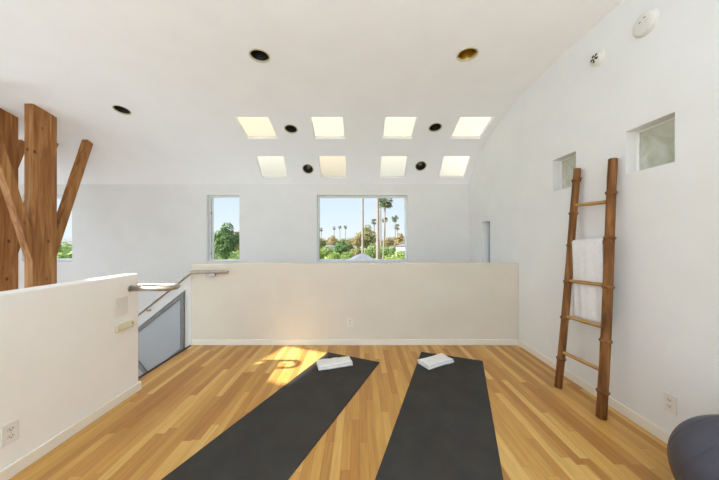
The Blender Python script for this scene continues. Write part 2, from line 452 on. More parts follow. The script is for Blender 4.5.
# windows in the walls ---------------------------------------------------------
def window(name, hole, y, w=.045, hinge=False, pane=GLASS, side_extra=0):
    x0,x1,z0,z1 = hole
    root = empty(name, ((x0+x1)/2, y, z0)); struct(root)
    inv = Matrix.Translation(Vector(root.location)).inverted()
    f = MB()
    wl = w + side_extra
    for lo, hi in (((x0,y,z0),(x0+wl,y+.06,z1)), ((x1-w,y,z0),(x1,y+.06,z1)), ((x0+wl,y,z1-w),(x1-w,y+.06,z1)), ((x0+wl,y,z0),(x1-w,y+.06,z0+w))):
        f.box(lo, hi, inv)
    f.build('window_frame', FRAME, root, bevel=.004)
    MB().box((x0+wl-.005,y+.028,z0+w-.005),(x1-w+.005,y+.034,z1-w+.005), inv).build('pane', pane, root)
    if hinge:
        for hz in (z1-.36, z0+.12):
            MB().box((x0+wl*.55, y-.012, hz), (x0+wl*1.05, y, hz+.055), inv).build('hinge', HINGE, root, bevel=.003)
        MB().box((x0+wl*.62, y-.006, z0+.05), (x0+wl*.8, y, z1-.05), inv).build('hinge_rail', HINGE, root)
    return root
window('window_1', W_LEFT, 5.22, .05)
window('window_2', W_NARROW, 5.2, .03, hinge=True, side_extra=.02)
window('window_3', W_WIDE, 5.22, .032)
# narrow slot window in the right wall
def xwindow(name, hole, x, w, pane, t=.04):
    y0,y1,z0,z1 = hole
    root = empty(name, (x, (y0+y1)/2, z0)); struct(root); inv = Matrix.Translation(Vector(root.location)).inverted()
    f = MB()
    for lo, hi in (((x,y0,z0),(x+t,y0+w,z1)), ((x,y1-w,z0),(x+t,y1,z1)), ((x,y0+w,z1-w),(x+t,y1-w,z1)), ((x,y0+w,z0),(x+t,y1-w,z0+w))):
        f.box(lo, hi, inv)
    f.build('window_frame', HINGE if w > .03 else TRIM, root, bevel=.003)
    MB().box((x+.012,y0+w-.003,z0+w-.003),(x+.02,y1-w+.003,z1-w+.003), inv).build('pane', pane, root)
xwindow('window_4', SLOT, XR+.12, .035, GLASS)
xwindow('window_5', G_SMALL, XR+.085, .014, PGLASS)
xwindow('window_6', G_BIG, XR+.085, .014, PGLASS)

# ------------------------------------------------------------------ recessed lights
LL = ['large black recessed ceiling light above the room, ahead of the left yoga mat',
      'recessed ceiling light with a gold reflector, nearest the right wall',
      'black recessed ceiling light nearest the timber posts',
      'small black recessed light between the two left skylights of the upper row',
      'small black recessed light between the two right skylights of the upper row',
      'small black recessed light between the two left skylights of the lower row',
      'small black recessed light between the two right skylights of the lower row']
for k, (x, z, rl) in enumerate(lights):
    n = cnorm(z)
    e = empty('recessed_light', cmap(x, z, 0)); tag(e, LL[k], 'ceiling light', 'recessed lights in the vaulted ceiling')
    e.rotation_euler = Vector((0,0,1)).rotation_difference(n).to_euler()
    MB().lathe([(rl-.004,.01),(rl-.004,-.003),(rl+.004,-.006),(rl+.011,-.004),(rl+.013,.0008),(rl+.005,.002)], 36).build('trim_ring', LTRIM, e)
    zs = 1 if k < 5 else .6
    rm = GOLD if k == 1 else BAFFLE
    MB().lathe([(a_, b_*zs) for a_, b_ in [(rl+.002,.0),(rl-.004,.012),(rl-.012,.05),(rl-.022,.085),(rl-.034,.12),(rl-.05,.145),(.001,.15),(.001,.158),(rl+.004,.158),(rl+.004,.0)]], 36).build('reflector', rm, e)
    MB().lathe([(a_, b_*zs) for a_, b_ in [(.001,.098),(.024,.10),(.036,.112),(.038,.135),(.03,.148),(.001,.148)]], 24).build('lamp', GOLD if k == 1 else (LAMP if k > 2 else BAFFLE), e)

# ------------------------------------------------------------------ timber posts with braces
def beam_mb(p0, p1, w, d, cut0=None, cut1=None):
    """rectangular timber from p0 to p1, w along x, d in the y-z plane; ends cut to a horizontal (cut1) or vertical (cut0) plane"""
    p0, p1 = Vector(p0), Vector(p1); t = (p1-p0).normalized()
    nrm = Vector((0, -t.z, t.y)).normalized(); b = MB(); v = []
    for p, cut in ((p0, cut0), (p1, cut1)):
        for sx, sy in ((-1,-1),(1,-1),(1,1),(-1,1)):
            q = p + Vector((sx*w/2,0,0)) + nrm*(sy*d/2)
            if cut == 'y': q = q + t*((p.y-q.y)/t.y)
            if cut == 'c':
                for _ in range(12): q = q + t*((hgt(q.y)+.004-q.z)/t.z)
            v.append(q)
    b.add(v, [(0,3,2,1),(4,5,6,7),(0,1,5,4),(1,2,6,5),(2,3,7,6),(3,0,4,7)])
    return b
def timber(x, y0, y1, label, w=.1, bw=.1, bx=0):
    e = empty('timber_post', (x, (y0+y1)/2, LOW)); tag(e, label, 'wooden post', 'timber posts rising past the half wall')
    inv = Matrix.Translation(Vector(e.location)).inverted()
    def put(mb, name):
        mb.v = [tuple(inv @ Vector(p)) for p in mb.v]; return mb.build(name, TIMBER, e, bevel=.004)
    p = MB(); ph = .004
    v = [(x-w/2,y0,LOW),(x+w/2,y0,LOW),(x+w/2,y1,LOW),(x-w/2,y1,LOW),(x-w/2,y0,hgt(y0)+ph),(x+w/2,y0,hgt(y0)+ph),(x+w/2,y1,hgt(y1)+ph),(x-w/2,y1,hgt(y1)+ph)]
    p.add(v, [(0,3,2,1),(4,5,6,7),(0,1,5,4),(1,2,6,5),(2,3,7,6),(3,0,4,7)])
    put(p, 'column')
    put(beam_mb((x+bx, y1, 1.30), (x+bx, y1+.50, 3.0), bw, .10, 'y', 'c'), 'brace')
    put(beam_mb((x, y0, 1.30), (x, y0-.50, 3.2), bw, .10, 'y', 'c'), 'brace')
    return e
timber(-4.495, 3.64, 3.93, 'rough knotty timber post standing right, fully in view with both slanted braces', .12)
timber(-5.05, 3.64, 3.93, 'rough timber post at the left edge, half hidden behind a slanted brace', .1, .085, -.015)
timber(-5.58, 3.64, 3.93, 'timber post outside the left edge, only its brace tip showing past the half hidden post')

# ------------------------------------------------------------------ handrails and guard panel
def arc(c, r, a0, a1, z, n=10):
    return [(c[0]+r*math.cos(a0+(a1-a0)*k/n), c[1]+r*math.sin(a0+(a1-a0)*k/n), z) for k in range(n+1)]
e = empty('handrail', (-2.2, 3.45, .96)); tag(e, 'grey steel handrail sloping down the stair along the far guard wall', 'handrail')
inv = Matrix.Translation(Vector(e.location)).inverted()
zr = .968; yr = 3.455
pts = [(-1.70,yr,zr)] + [(-2.0,yr,zr), (-2.13,yr,zr), (-2.155,yr,zr-.004), (-2.18,yr,zr-.014), (-2.20,yr,zr-.028)] + [(-2.20-t, yr, zr-.028-t*slope) for t in (.3,.8,1.6,2.6)]
MB().tube([inv @ Vector(p) for p in pts], .021, 16).build('rail', STEEL, e)
br = MB().box((-1.975,yr-.018,zr-.052),(-1.855,yr+.018,zr-.018), inv)
br.tube([inv @ Vector(p) for p in ((-1.92,yr,zr-.03),(-1.92,yr+.03,zr-.055),(-1.92,3.52,zr-.06))], .009, 10)
br.build('bracket', STEEL, e)
br = MB().tube([inv @ Vector(p) for p in ((-2.75,yr,zr-.045-.55*slope),(-2.75,yr+.03,zr-.07-.55*slope),(-2.75,3.53,zr-.075-.55*slope))], .009, 10)
br.build('bracket', STEEL, e)

e = empty('handrail', (-2.0, 2.5, .92)); tag(e, 'shiny steel handrail end looping back to the end of the left half wall', 'handrail')
inv = Matrix.Translation(Vector(e.location)).inverted()
zr = .95; ya, yb_ = 2.545, 2.375
pts = [(-2.22-t, ya, zr-.02-t*slope) for t in (2.4,1.2,.5,.1)] + [(-2.24,ya,zr-.012),(-2.19,ya,zr)] + [(-1.95,ya,zr)] \
    + arc((-1.775,(ya+yb_)/2), (ya-yb_)/2, PI/2, -PI/2, zr, 12) + [(-1.85,yb_,zr), (-2.03,yb_,zr)]
MB().tube([inv @ Vector(p) for p in pts], .024, 16).build('rail', STEEL, e)
MB().tube([inv @ Vector(p) for p in ((-2.022,yb_,zr),(-2.03,yb_,zr))], .029, 14).build('bracket', STEEL, e)

e = empty('guard_panel', (-2.6, 3.5, 0)); tag(e, 'sloped grey perforated metal guard panel below the stair handrail', 'guard panel')
inv = Matrix.Translation(Vector(e.location)).inverted()
top = lambda x: gz(x) - .155
bot = lambda x: gz(x) - .905
x1, x2, xm = -2.295, -4.6, -2.93
fy0, fy1, fw = 3.49, 3.525, .042
def strip(p):
    mb = poly_prism(p, fy0, fy1); mb.v = [tuple(inv @ Vector(q)) for q in mb.v]; return mb
fm = MB()
for p in ([(x1,top(x1)),(x1,bot(x1)),(x1-fw,bot(x1-fw)),(x1-fw,top(x1-fw))],
          [(x1-fw,top(x1-fw)),(x1-fw,top(x1-fw)-fw*1.2),(x2,top(x2)-fw*1.2),(x2,top(x2))],
          [(x1-fw,bot(x1-fw)+fw*1.2),(x1-fw,bot(x1-fw)),(x2,bot(x2)),(x2,bot(x2)+fw*1.2)],
          [(x2,top(x2)),(x2,bot(x2)),(x2-fw,bot(x2-fw)),(x2-fw,top(x2-fw))],
          [(-2.97,-.09),(-2.72,-.40),(-2.76,-.43),(-3.01,-.12)]):
    s = strip(p); fm.add(s.v, s.f)
fm.build('panel_frame', GREYM, e)
sm = poly_prism([(x1-.02,top(x1)-.02),(x1-.02,bot(x1)+.02),(x2+.02,bot(x2)+.02),(x2+.02,top(x2)-.02)], 3.505, 3.509)
sm.v = [tuple(inv @ Vector(q)) for q in sm.v]
sm.build('perforated_sheet', SCREEN, e)

# ------------------------------------------------------------------ wall fittings (built facing -y, turned onto their wall)
def outlet(loc, rz, label):
    e = empty('wall_outlet', loc, (0,0,rz)); tag(e, label, 'outlet', 'white wall outlets')
    MB().box((-.038,-.007,-.06),(.038,0,.06)).build('cover_plate', PLATE, e, bevel=.003)
    for s in (-1, 1):
        b = MB(); n = 20
        ring = [(.017*math.cos(2*PI*k/n), max(-.0125, min(.0125, .0165*math.sin(2*PI*k/n)))) for k in range(n)]
        b.add([(x,-.0095,z+s*.0205) for x,z in ring]+[(x,-.004,z+s*.0205) for x,z in ring],
              [tuple(range(n))]+[(k,(k+1)%n,(k+1)%n+n,k+n) for k in range(n)])
        so = b.build('socket', SOCK, e)
        c = s*.0205; sl = MB()
        sl.box((-.0085,-.0102,c-.002),(-.006,-.009,c+.008)); sl.box((.006,-.0102,c-.002),(.0085,-.009,c+.007)); sl.box((-.0025,-.0102,c-.010),(.0025,-.009,c-.005))
        sl.build('slot', DARK, so)
    MB().lathe([(.0001,-.0015),(.003,-.001),(.003,.002)], 10, Matrix.Translation((0,-.007,0)) @ Matrix.Rotation(PI/2,4,'X')).build('screw', HINGE, e)
outlet((-.125, 3.52, .303), 0, 'white wall outlet low on the far half wall behind the mats')
outlet((XR, 1.80, .285), PI/2, 'white wall outlet on the right wall above the exercise ball')
outlet((-2.03, 1.555, .262), -PI/2, 'white wall outlet low on the left half wall')
# fix facing: a fitting on the right wall faces -x, one on the left half wall faces +x
for o in [o for o in COL.objects if o.name.startswith('wall_outlet')]:
    if o.location.x > 2: o.rotation_euler.z = -PI/2
    elif o.location.x < -1.9: o.rotation_euler.z = PI/2
e = empty('light_switch', (-2.03, 2.28, .815), (0,0,PI/2)); tag(e, 'white switch plate with two rockers near the end of the left half wall', 'light switch')
MB().box((-.062,-.007,-.075),(.062,0,.075)).build('cover_plate', PLATE, e, bevel=.003)
for s in (-1, 1):
    MB().add([(s*.024-.017,-.012,.034),(s*.024+.017,-.012,.034),(s*.024+.017,-.0075,-.034),(s*.024-.017,-.0075,-.034),
              (s*.024-.017,-.004,.034),(s*.024+.017,-.004,.034),(s*.024+.017,-.004,-.034),(s*.024-.017,-.004,-.034)],
             [(0,3,2,1),(4,5,6,7),(0,1,5,4),(1,2,6,5),(2,3,7,6),(3,0,4,7)]).build('rocker', WHITEP, e, bevel=.0015)
e = empty('wall_control_box', (-2.03, 2.305, .642), (0,0,PI/2)); tag(e, 'cream oblong control box mounted under the switch plate', 'control box')
MB().box((-.083,-.026,-.03),(.083,0,.03)).build('housing', CREAM, e, bevel=.006)
for s in (-.05, -.01, .03):
    MB().box((s-.012,-.029,-.016),(s+.012,-.024,-.006)).build('button', PLATE, e, bevel=.002)
MB().lathe([(.0001,.004),(.007,.003),(.008,0)], 14, Matrix.Translation((.062,-.025,.008)) @ Matrix.Rotation(PI/2,4,'X')).build('knob', DARK, e)

# detectors on the right wall (local z points out of the wall, -x)
def on_right(name, y, z):
    e = empty(name, (XR, y, z)); e.rotation_euler = (0, -PI/2, 0); return e
e = on_right('smoke_detector', 1.95, 2.955); tag(e, 'large flat round white smoke detector high on the right wall', 'smoke detector')
MB().lathe([(.084,0),(.084,.010),(.0001,.010)], 40).build('mounting_base', PLATE, e)
MB().lathe([(.078,.010),(.080,.013),(.080,.020),(.074,.027),(.060,.031),(.035,.033),(.0001,.0335)], 40).build('cover', WHITEP, e)
MB().lathe([(.013,.033),(.012,.036),(.0001,.0365)], 20, Matrix.Translation((.0,-.028,-.001))).build('test_button', PLATE, e)
MB().box((.016,.01,.030),(.022,.024,.0345)).build('vent', DARK, e)
MB().box((.03,-.022,.030),(.036,-.008,.0343)).build('vent', DARK, e)
e = on_right('smoke_detector', 2.34, 2.965); tag(e, 'small domed white detector with dark vents, lower left of the large round one', 'smoke detector')
MB().lathe([(.062,0),(.062,.012),(.054,.020),(.0001,.020)], 36).build('mounting_base', PLATE, e)
MB().lathe([(.050,.019),(.049,.028),(.043,.038),(.026,.043),(.0001,.044)], 36).build('cover', WHITEP, e)
for a in (.5, 1.75, 3.0, 4.3, 5.5):
    m = Matrix.Rotation(a,4,'Z')
    MB().add([m @ Vector(p) for p in ((.008,-.006,.0448),(.036,-.011,.0422),(.036,.011,.0422),(.008,.006,.0448),(.008,-.006,.036),(.036,-.011,.032),(.036,.011,.032),(.008,.006,.036))],
             [(0,1,2,3),(7,6,5,4),(0,4,5,1),(1,5,6,2),(2,6,7,3),(3,7,4,0)]).build('vent', DARK, e)

# ------------------------------------------------------------------ bamboo ladder and hanging towel
LB, LT = Vector((1.862,2.512,0)), Vector((2.052,2.518,2.05))
RB, RT = Vector((1.878,2.082,0)), Vector((2.048,2.160,2.035))
lad = empty('ladder', (1.87, 2.3, 0)); tag(lad, 'brown bamboo ladder leaning against the right wall', 'ladder')
inv = Matrix.Translation(Vector(lad.location)).inverted()
def bamboo(b0, t0, nodes, r0, r1, seed):
    rnd = random.Random(seed); pts = []; rad = []
    ks = sorted([0, t0.z] + [h + d for h in nodes for d in (-.022,-.012,-.005,.005,.012,.022)] + [t0.z*k/14 for k in range(1,14)])
    bend = rnd.uniform(-.012, .012)
    for h in ks:
        t = h/t0.z; p = b0.lerp(t0, t); p.y += bend*math.sin(PI*t*1.6)
        r = r0 + (r1-r0)*t
        dmin = min(abs(h-n_) for n_ in nodes)
        if dmin < .008: r *= 1.28
        elif dmin < .016: r *= 1.06
        else: r *= 1 + .02*math.sin(h*23+seed)
        pts.append(inv @ p); rad.append(r)
    b = MB().tube(pts, rad, 18)
    for h in nodes:                                             # a stub of a cut shoot at the node
        p = b0.lerp(t0, h/t0.z); a = rnd.choice((0, PI))
        d = Vector((.2, -1 if a else 1, .3)).normalized()
        b.tube([inv @ (p + d*.02), inv @ (p + d*.048)], [.011,.007], 8)
    return b
bamboo(LB, LT, (.271,.652,.987,1.327,1.628,1.938), .031, .029, 3).build('rail', BAMBOO, lad)
bamboo(RB, RT, (.20,.59,1.01,1.396,1.76), .034, .030, 8).build('rail', BAMBOO, lad)
RH = [(.335,.355),(.668,.69),(1.0,1.02),(1.352,1.372),(1.705,1.69)]
for hl, hr in RH:
    a, c = LB.lerp(LT, hl/LT.z), RB.lerp(RT, hr/RT.z)
    pts = [a.lerp(c, k/6) for k in range(7)]
    MB().tube([inv @ p for p in pts], [.015,.016,.015,.0165,.015,.016,.015], 12).build('rung', RUNGM, lad)
# towel over the second rung from the top
a, c = LB.lerp(LT, RH[3][0]/LT.z), RB.lerp(RT, RH[3][1]/RT.z)
y_l, y_r = 2.476, 2.174
tb = MB(); nu, L1, L2 = 22, .70, .42
prof = []                                                       # (dx towards wall, dz) round the rung
rr = .023
for k in range(15): prof.append((-rr, -L1*(1-k/14)))            # room-side fall
for k in range(1, 8): prof.append((-rr*math.cos(PI*k/8), rr*math.sin(PI*k/8)))
for k in range(11): prof.append((rr, -L2*k/10))                 # wall-side fall
grid = []
for i in range(nu+1):
    t = i/nu; y = y_l + (y_r-y_l)*t
    cc = a.lerp(c, (a.y-y)/(a.y-c.y)); row = []
    for j, (dx, dz) in enumerate(prof):
        f = min(1, -dz/.5) if dz < 0 else 0
        wv = .009*f*math.sin(t*9.0+.6) + .004*f*math.sin(t*23+dz*5)
        yy = y + (.012*f*(.5-t))
        side = .012*f if dx < 0 else 0
        xx = cc.x + dx + wv*(1 if dx < 0 else .6) + side*.0
        if dx < 0:
            # hang plumb: pass behind the lower rungs, which stand further out from the wall
            xx += .012*min(1, f*1.5)
        row.append(Vector((min(xx, XR-.01), yy, cc.z + dz)))
    grid.append(row)
n = len(prof)
tb.add([p for r in grid for p in r], [(i*n+j, (i+1)*n+j, (i+1)*n+j+1, i*n+j+1) for i in range(nu) for j in range(n-1)], True)
to = tb.build('bath_towel', TOWEL); tag(to, 'white towel hanging over a rung of the bamboo ladder', 'towel')
sd = to.modifiers.new('thick', 'SOLIDIFY'); sd.thickness = .006; sd.offset = 0

# ------------------------------------------------------------------ yoga mats and folded towels
def yoga_mat(c0, c1, length, label):
    """c0, c1: the two far corners on the floor"""
    c0, c1 = Vector(c0), Vector(c1); w = (c1-c0).length; u = (c1-c0).normalized(); d = Vector((u.y, -u.x))
    if d.y > 0: d = -d
    mid = (c0+c1)/2 + d*length/2
    b = MB(); nx, ny = 10, 30; T = .006
    vt = []
    for s in (0, 1):
        for i in range(nx+1):
            for j in range(ny+1):
                X = (i/nx-.5)*w; Y = (j/ny-.5)*length
                lift = 0
                if s: lift = .0006*math.sin(j*.9+i)
                vt.append((X, Y, .001 + s*T + lift))
    k = (nx+1)*(ny+1); ix = lambda i, j, s: s*k + i*(ny+1) + j
    fc = []
    for i in range(nx):
        for j in range(ny):
            fc.append((ix(i,j,1),ix(i+1,j,1),ix(i+1,j+1,1),ix(i,j+1,1))); fc.append((ix(i,j+1,0),ix(i+1,j+1,0),ix(i+1,j,0),ix(i,j,0)))
    for i in range(nx):
        fc.append((ix(i,0,0),ix(i+1,0,0),ix(i+1,0,1),ix(i,0,1))); fc.append((ix(i+1,ny,0),ix(i,ny,0),ix(i,ny,1),ix(i+1,ny,1)))
    for j in range(ny):
        fc.append((ix(0,j+1,0),ix(0,j,0),ix(0,j,1),ix(0,j+1,1))); fc.append((ix(nx,j,0),ix(nx,j+1,0),ix(nx,j+1,1),ix(nx,j,1)))
    b.add(vt, fc)
    o = b.build('yoga_mat', MAT, bevel=.002)
    o.location = (mid.x, mid.y, 0); o.rotation_euler = (0,0,math.atan2(u.y,u.x))
    tag(o, label, 'yoga mat', 'two charcoal yoga mats')
    return o
yoga_mat((-.386,3.282), (.228,3.017), 2.15, 'charcoal yoga mat slanting away to the left, beside the sunlit floor patch')
yoga_mat((.7576,3.296), (1.4016,3.051), 2.15, 'charcoal yoga mat lying on the right, closer to the bamboo ladder')

def folded_towel(loc, rz, Lx, Wy, label, seed):
    rnd = random.Random(seed); t = .013; g = .0008
    path = []
    def arcp(cx, cz, r, a0, a1, n=6):
        return [(cx+r*math.cos(a0+(a1-a0)*k/n), cz+r*math.sin(a0+(a1-a0)*k/n)) for k in range(n+1)]
    h = Wy/2; r = t/2+g
    path = [(h*.96, t/2)] + [(h*.5,t/2),(0,t/2),(-h*.5,t/2)] + arcp(-h+r, t/2+r, r, -PI/2, -3*PI/2) + [(-h*.4,t*1.5+2*g),(0,t*1.5+2*g),(h*.5,t*1.5+2*g)] \
        + arcp(h-r, t*1.5+2*g+r, r, -PI/2, PI/2) + [(h*.5,t*2.5+4*g),(0,t*2.5+4*g),(-h*.5,t*2.5+4*g),(-h*.92,t*2.5+3*g)]
    m = len(path); nx = 22; b = MB(); vt = []
    off = []
    for i in range(m):
        a, c = path[max(0,i-1)], path[min(m-1,i+1)]
        d = Vector((c[0]-a[0], c[1]-a[1])).normalized(); off.append(Vector((-d.y, d.x)))
    for k in range(nx+1):
        u = k/nx-.5; end = 1-.25*max(0, abs(u)*2-.93)/.07
        for sgn in (1, -1):
            rng = range(m) if sgn > 0 else reversed(range(m))
            for i in rng:
                y = path[i][0] + sgn*off[i].x*t/2*end; z = path[i][1] + sgn*off[i].y*t/2*end
                q = noise.noise(Vector((u*6+seed, y*14, z*20)))
                vt.append((u*Lx + q*.006, y*(1+.05*math.sin(u*5+seed)) + q*.004, z + (.006*noise.noise(Vector((u*5, y*9, seed)))*(z/(3*t)) if z > t*.6 else 0)))
    R = 2*m; fc = []
    for k in range(nx):
        for i in range(R): fc.append((k*R+i, k*R+(i+1)%R, (k+1)*R+(i+1)%R, (k+1)*R+i))
    for k in (0, nx):
        for i in range(m-1): fc.append((k*R+i, k*R+i+1, k*R+R-2-i, k*R+R-1-i))
    b.add(vt, fc, True)
    o = b.build('folded_towel', TOWEL); o.location = loc; o.rotation_euler = (0,0,rz)
    tag(o, label, 'towel', 'small folded white towels')
    return o
folded_towel((-.275, 2.945, .0075), math.radians(17), .37, .17, 'white folded hand towel on the left yoga mat', 3)
folded_towel((.85, 2.99, .0075), math.radians(28), .36, .18, 'white folded hand towel on the right yoga mat', 5)

# ------------------------------------------------------------------ exercise ball
R = .27
b = MB(); nu, nv = 96, 150; v = []
for j in range(nv+1):
    th = PI*j/nv
    for i in range(nu):
        ph = 2*PI*i/nu; q = math.cos(th)
        rr = R - .0035*sum(math.exp(-((q-c)/.012)**2) for c in (-.72,-.28,.22,.66))
        v.append((rr*math.sin(th)*math.cos(ph), rr*math.sin(th)*math.sin(ph), rr*q))
b.add(v, [(j*nu+i, (j+1)*nu+i, (j+1)*nu+(i+1)%nu, j*nu+(i+1)%nu) for j in range(nv) for i in range(nu)], True)
ball = b.build('exercise_ball', BALLM); ball.rotation_euler = (math.radians(-62), math.radians(40), .3)
ball.location = (XR-.015-R, 1.215, R-.002)
tag(ball, 'dark slate exercise ball in the right corner against the wall', 'exercise ball')

# ------------------------------------------------------------------ outdoors
GROUND = noisy('dry_garden_ground', srgb(112,120,76), srgb(150,146,104), .12, .95)
struct(MB().box((-160, 5.6, -6.2), (160, 260, -6.0)).build('ground', GROUND))
def leaf_mat(name, c0, c1, c2):
    m, N, L, p = base(name, c1, .6, spec=.25)
    g = N.new('ShaderNodeNewGeometry'); r = N.new('ShaderNodeValToRGB'); e = r.color_ramp.elements
    e[0].color = c0; e[1].color = c2; k = e.new(.5); k.color = c1
    L.new(g.outputs['Random Per Island'], r.inputs['Fac']); L.new(r.outputs['Color'], p.inputs['Base Color'])
    t = N.new('ShaderNodeBsdfTranslucent'); L.new(r.outputs['Color'], t.inputs['Color'])
    x = N.new('ShaderNodeMixShader'); x.inputs[0].default_value = .3
    L.new(p.outputs[0], x.inputs[1]); L.new(t.outputs[0], x.inputs[2]); L.new(x.outputs[0], N['Material Output'].inputs[0])
    return m
LEAF = {
 'dark': leaf_mat('deep_green_leaves', srgb(70,98,58), srgb(96,126,72), srgb(138,160,100)),
 'mid': leaf_mat('green_leaves', srgb(104,132,66), srgb(136,160,86), srgb(170,186,112)),
 'lime': leaf_mat('yellow_green_leaves', srgb(126,150,66), srgb(156,174,86), srgb(186,198,118)),
 'olive': leaf_mat('olive_leaves', srgb(120,122,74), srgb(152,146,94), srgb(180,168,116)),
 'rust': leaf_mat('ochre_leaves', srgb(140,122,80), srgb(166,146,98), srgb(190,170,122)),
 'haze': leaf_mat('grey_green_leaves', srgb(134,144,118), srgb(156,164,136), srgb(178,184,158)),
 'palm': leaf_mat('palm_fronds', srgb(100,112,78), srgb(124,134,96), srgb(152,158,120)),
}
BARK = noisy('tree_bark', srgb(104,88,70), srgb(130,112,92), 4, .9)
PALMB = noisy('grey_palm_bark', srgb(128,116,108), srgb(158,146,136), 3, .9, stretch=(1,1,6))
def crown_mesh(n, leaf, seed, lobes=7):
    rnd = random.Random(seed); b = MB(); cs = []
    for _ in range(lobes):
        d = Vector((rnd.gauss(0,1), rnd.gauss(0,1), rnd.gauss(0,.8))).normalized()
        cs.append((d*rnd.uniform(.35,.62), rnd.uniform(.32,.5)))
    cs.append((Vector((0,0,0)), .62))
    for _ in range(n):
        c, r = rnd.choice(cs)
        d = Vector((rnd.gauss(0,1), rnd.gauss(0,1), rnd.gauss(0,1))).normalized()
        p = c + d*r*rnd.uniform(.72,1.04)
        q = (d + Vector((rnd.gauss(0,.5), rnd.gauss(0,.5), rnd.gauss(0,.5)+.3))).normalized()
        u = q.orthogonal().normalized(); w = q.cross(u); a = rnd.uniform(0,2*PI)
        u, w = u*math.cos(a)+w*math.sin(a), w*math.cos(a)-u*math.sin(a)
        s = leaf*rnd.uniform(.6,1.35)
        b.add([p-u*s, p+w*s*.6+q*s*.15, p+u*s, p-w*s*.6+q*s*.15], [(0,1,2),(0,2,3)])
    return b
CROWNS = [crown_mesh(1700, .075, s, l) for s, l in ((1,8),(2,7),(3,9))]
crown_cache = {}
def tree(px, ptop, z, wpx, kind, label, group=None, flat=.85, cr=0, name='tree'):
    """crown top at the given direction, z metres away, crown wpx wide as seen from the room"""
    R_ = wpx*z/F/2; top = at(px, ptop, z); Rz = R_*flat
    e = empty(name, (top.x, z, -6)); tag(e, label, 'tree', group)
    key = (cr, kind)
    if key not in crown_cache:
        o = CROWNS[cr].build('crown', LEAF[kind], e, merge=False); crown_cache[key] = o.data
    else:
        o = bpy.data.objects.new('crown', crown_cache[key]); COL.objects.link(o); o.parent = e
    zc = top.z + 6 - Rz*.97
    o.location = (0,0,zc); o.scale = (R_, R_, Rz); o.rotation_euler = (0,0,(px*7.3) % 6.28)
    MB().tube([(0,0,0),(.1*R_,0,zc*.5),(0,.05*R_,zc+.2*Rz)], [.09*R_+.06,.07*R_+.04,.04*R_], 8).build('trunk', BARK, e)
    return e
G = 'garden trees seen through the windows'
tree(226,220.5,19,36,'dark','dense dark green tree filling the narrow window',G,1.3,0)
tree(239,226,26,20,'rust','ochre tinted tree at the right side of the narrow window',G,1.3,1)
tree(216,227,30,18,'mid','mid green tree low at the left side of the narrow window',G,1.3,2)
tree(367,223.5,60,24,'olive','tall olive tree rising behind the first palm trunk in the wide window',G,1.25,0)
tree(357,229,57,15,'rust','ochre tree left of the first bare palm trunk',G,1.2,1)
tree(374,234,70,16,'haze','grey green tree between the tall palm trunks',G,1.1,2)
tree(342,238,36,20,'dark','dark green rounded tree left of the grey pyramid roof',G,1.1,0)
tree(329,242,34,18,'mid','mid green tree in the left of the wide window, before the ochre trees',G,1.0,1)
tree(319,234,58,18,'olive','olive tree at the left edge of the wide window',G,1.1,2)
tree(332,234.5,66,18,'rust','ochre tree under the row of three far palms',G,1.0,0)
tree(345,234,72,20,'olive','olive tree behind the dark green rounded tree',G,1.0,1)
tree(333,249,24,18,'lime','yellow green tree low in the wide window, left of the roof',G,.9,2)
tree(318,247,26,18,'lime','bright yellow green bushy tree in the lower left corner of the wide window',G,.95,0)
tree(346,248,27,18,'mid','green tree right behind the left slope of the grey roof',G,1.0,1)
tree(356,244,34,18,'olive','olive tree between the dark rounded tree and the roof apex',G,1.0,2)
tree(371,245,32,18,'mid','green tree behind the right slope of the grey roof',G,1.0,0)
tree(384,243,38,16,'mid','green tree at the foot of the crowned palm',G,1.0,2)
tree(388,252,22,16,'lime','small lime tree between the grey roof and the lower right corner',G,.9,1)
tree(399,249.5,21,26,'lime','bright lime tree in the lower right corner of the wide window',G,.8,0)
tree(394,242.5,45,12,'dark','dark green tree beside the pale house wall',G,1.0,1)
tree(388,233.5,60,15,'rust','ochre tree behind the crowned palm trunk',G,1.1,2)
tree(401,232,64,20,'rust','ochre tree near the right edge of the wide window',G,1.1,0)
tree(379,239,52,14,'olive','olive tree in the gap between the thickest trunk and the crowned palm',G,1.1,0)
for i in range(15):                                             # the hazy treeline
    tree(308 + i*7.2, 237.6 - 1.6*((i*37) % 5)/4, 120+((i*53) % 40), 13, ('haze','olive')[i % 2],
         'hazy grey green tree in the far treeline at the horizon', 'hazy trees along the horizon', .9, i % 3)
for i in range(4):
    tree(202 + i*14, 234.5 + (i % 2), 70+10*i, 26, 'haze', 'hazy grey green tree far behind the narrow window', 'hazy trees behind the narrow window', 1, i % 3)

# undergrowth and thicket covering the ground among and beyond the trees
rnd = random.Random(21); ub = MB()
for k in range(150):
    z = rnd.uniform(26, 75); q = rnd.uniform(-1.9, 1.6)
    inview = -.20 < q < .23 or -.58 < q < -.41
    if inview and z < 34: continue
    py = rnd.uniform(243, 248) if inview else rnd.uniform(234, 245)
    top = EYE + (240-py)*z/F; R_ = rnd.uniform(1.8, 3.4) * (z/45)**.5; H = top + 6
    for _ in range(190):
        d = Vector((rnd.gauss(0,1), rnd.gauss(0,1), rnd.gauss(0,1))).normalized()
        t = rnd.random()
        p = Vector((q*z + d.x*R_*(1-.25*t), z + d.y*R_*(1-.25*t), -6 + H*t*.72 + max(0, d.z)*H*.28))
        n = (d + Vector((rnd.gauss(0,.4), rnd.gauss(0,.4), .5))).normalized(); u = n.orthogonal().normalized(); w_ = n.cross(u)
        sz = rnd.uniform(.3, .6)*(z/45)**.5
        ub.add([p-u*sz, p+w_*sz*.7, p+u*sz, p-w_*sz*.7], [(0,1,2,3)])
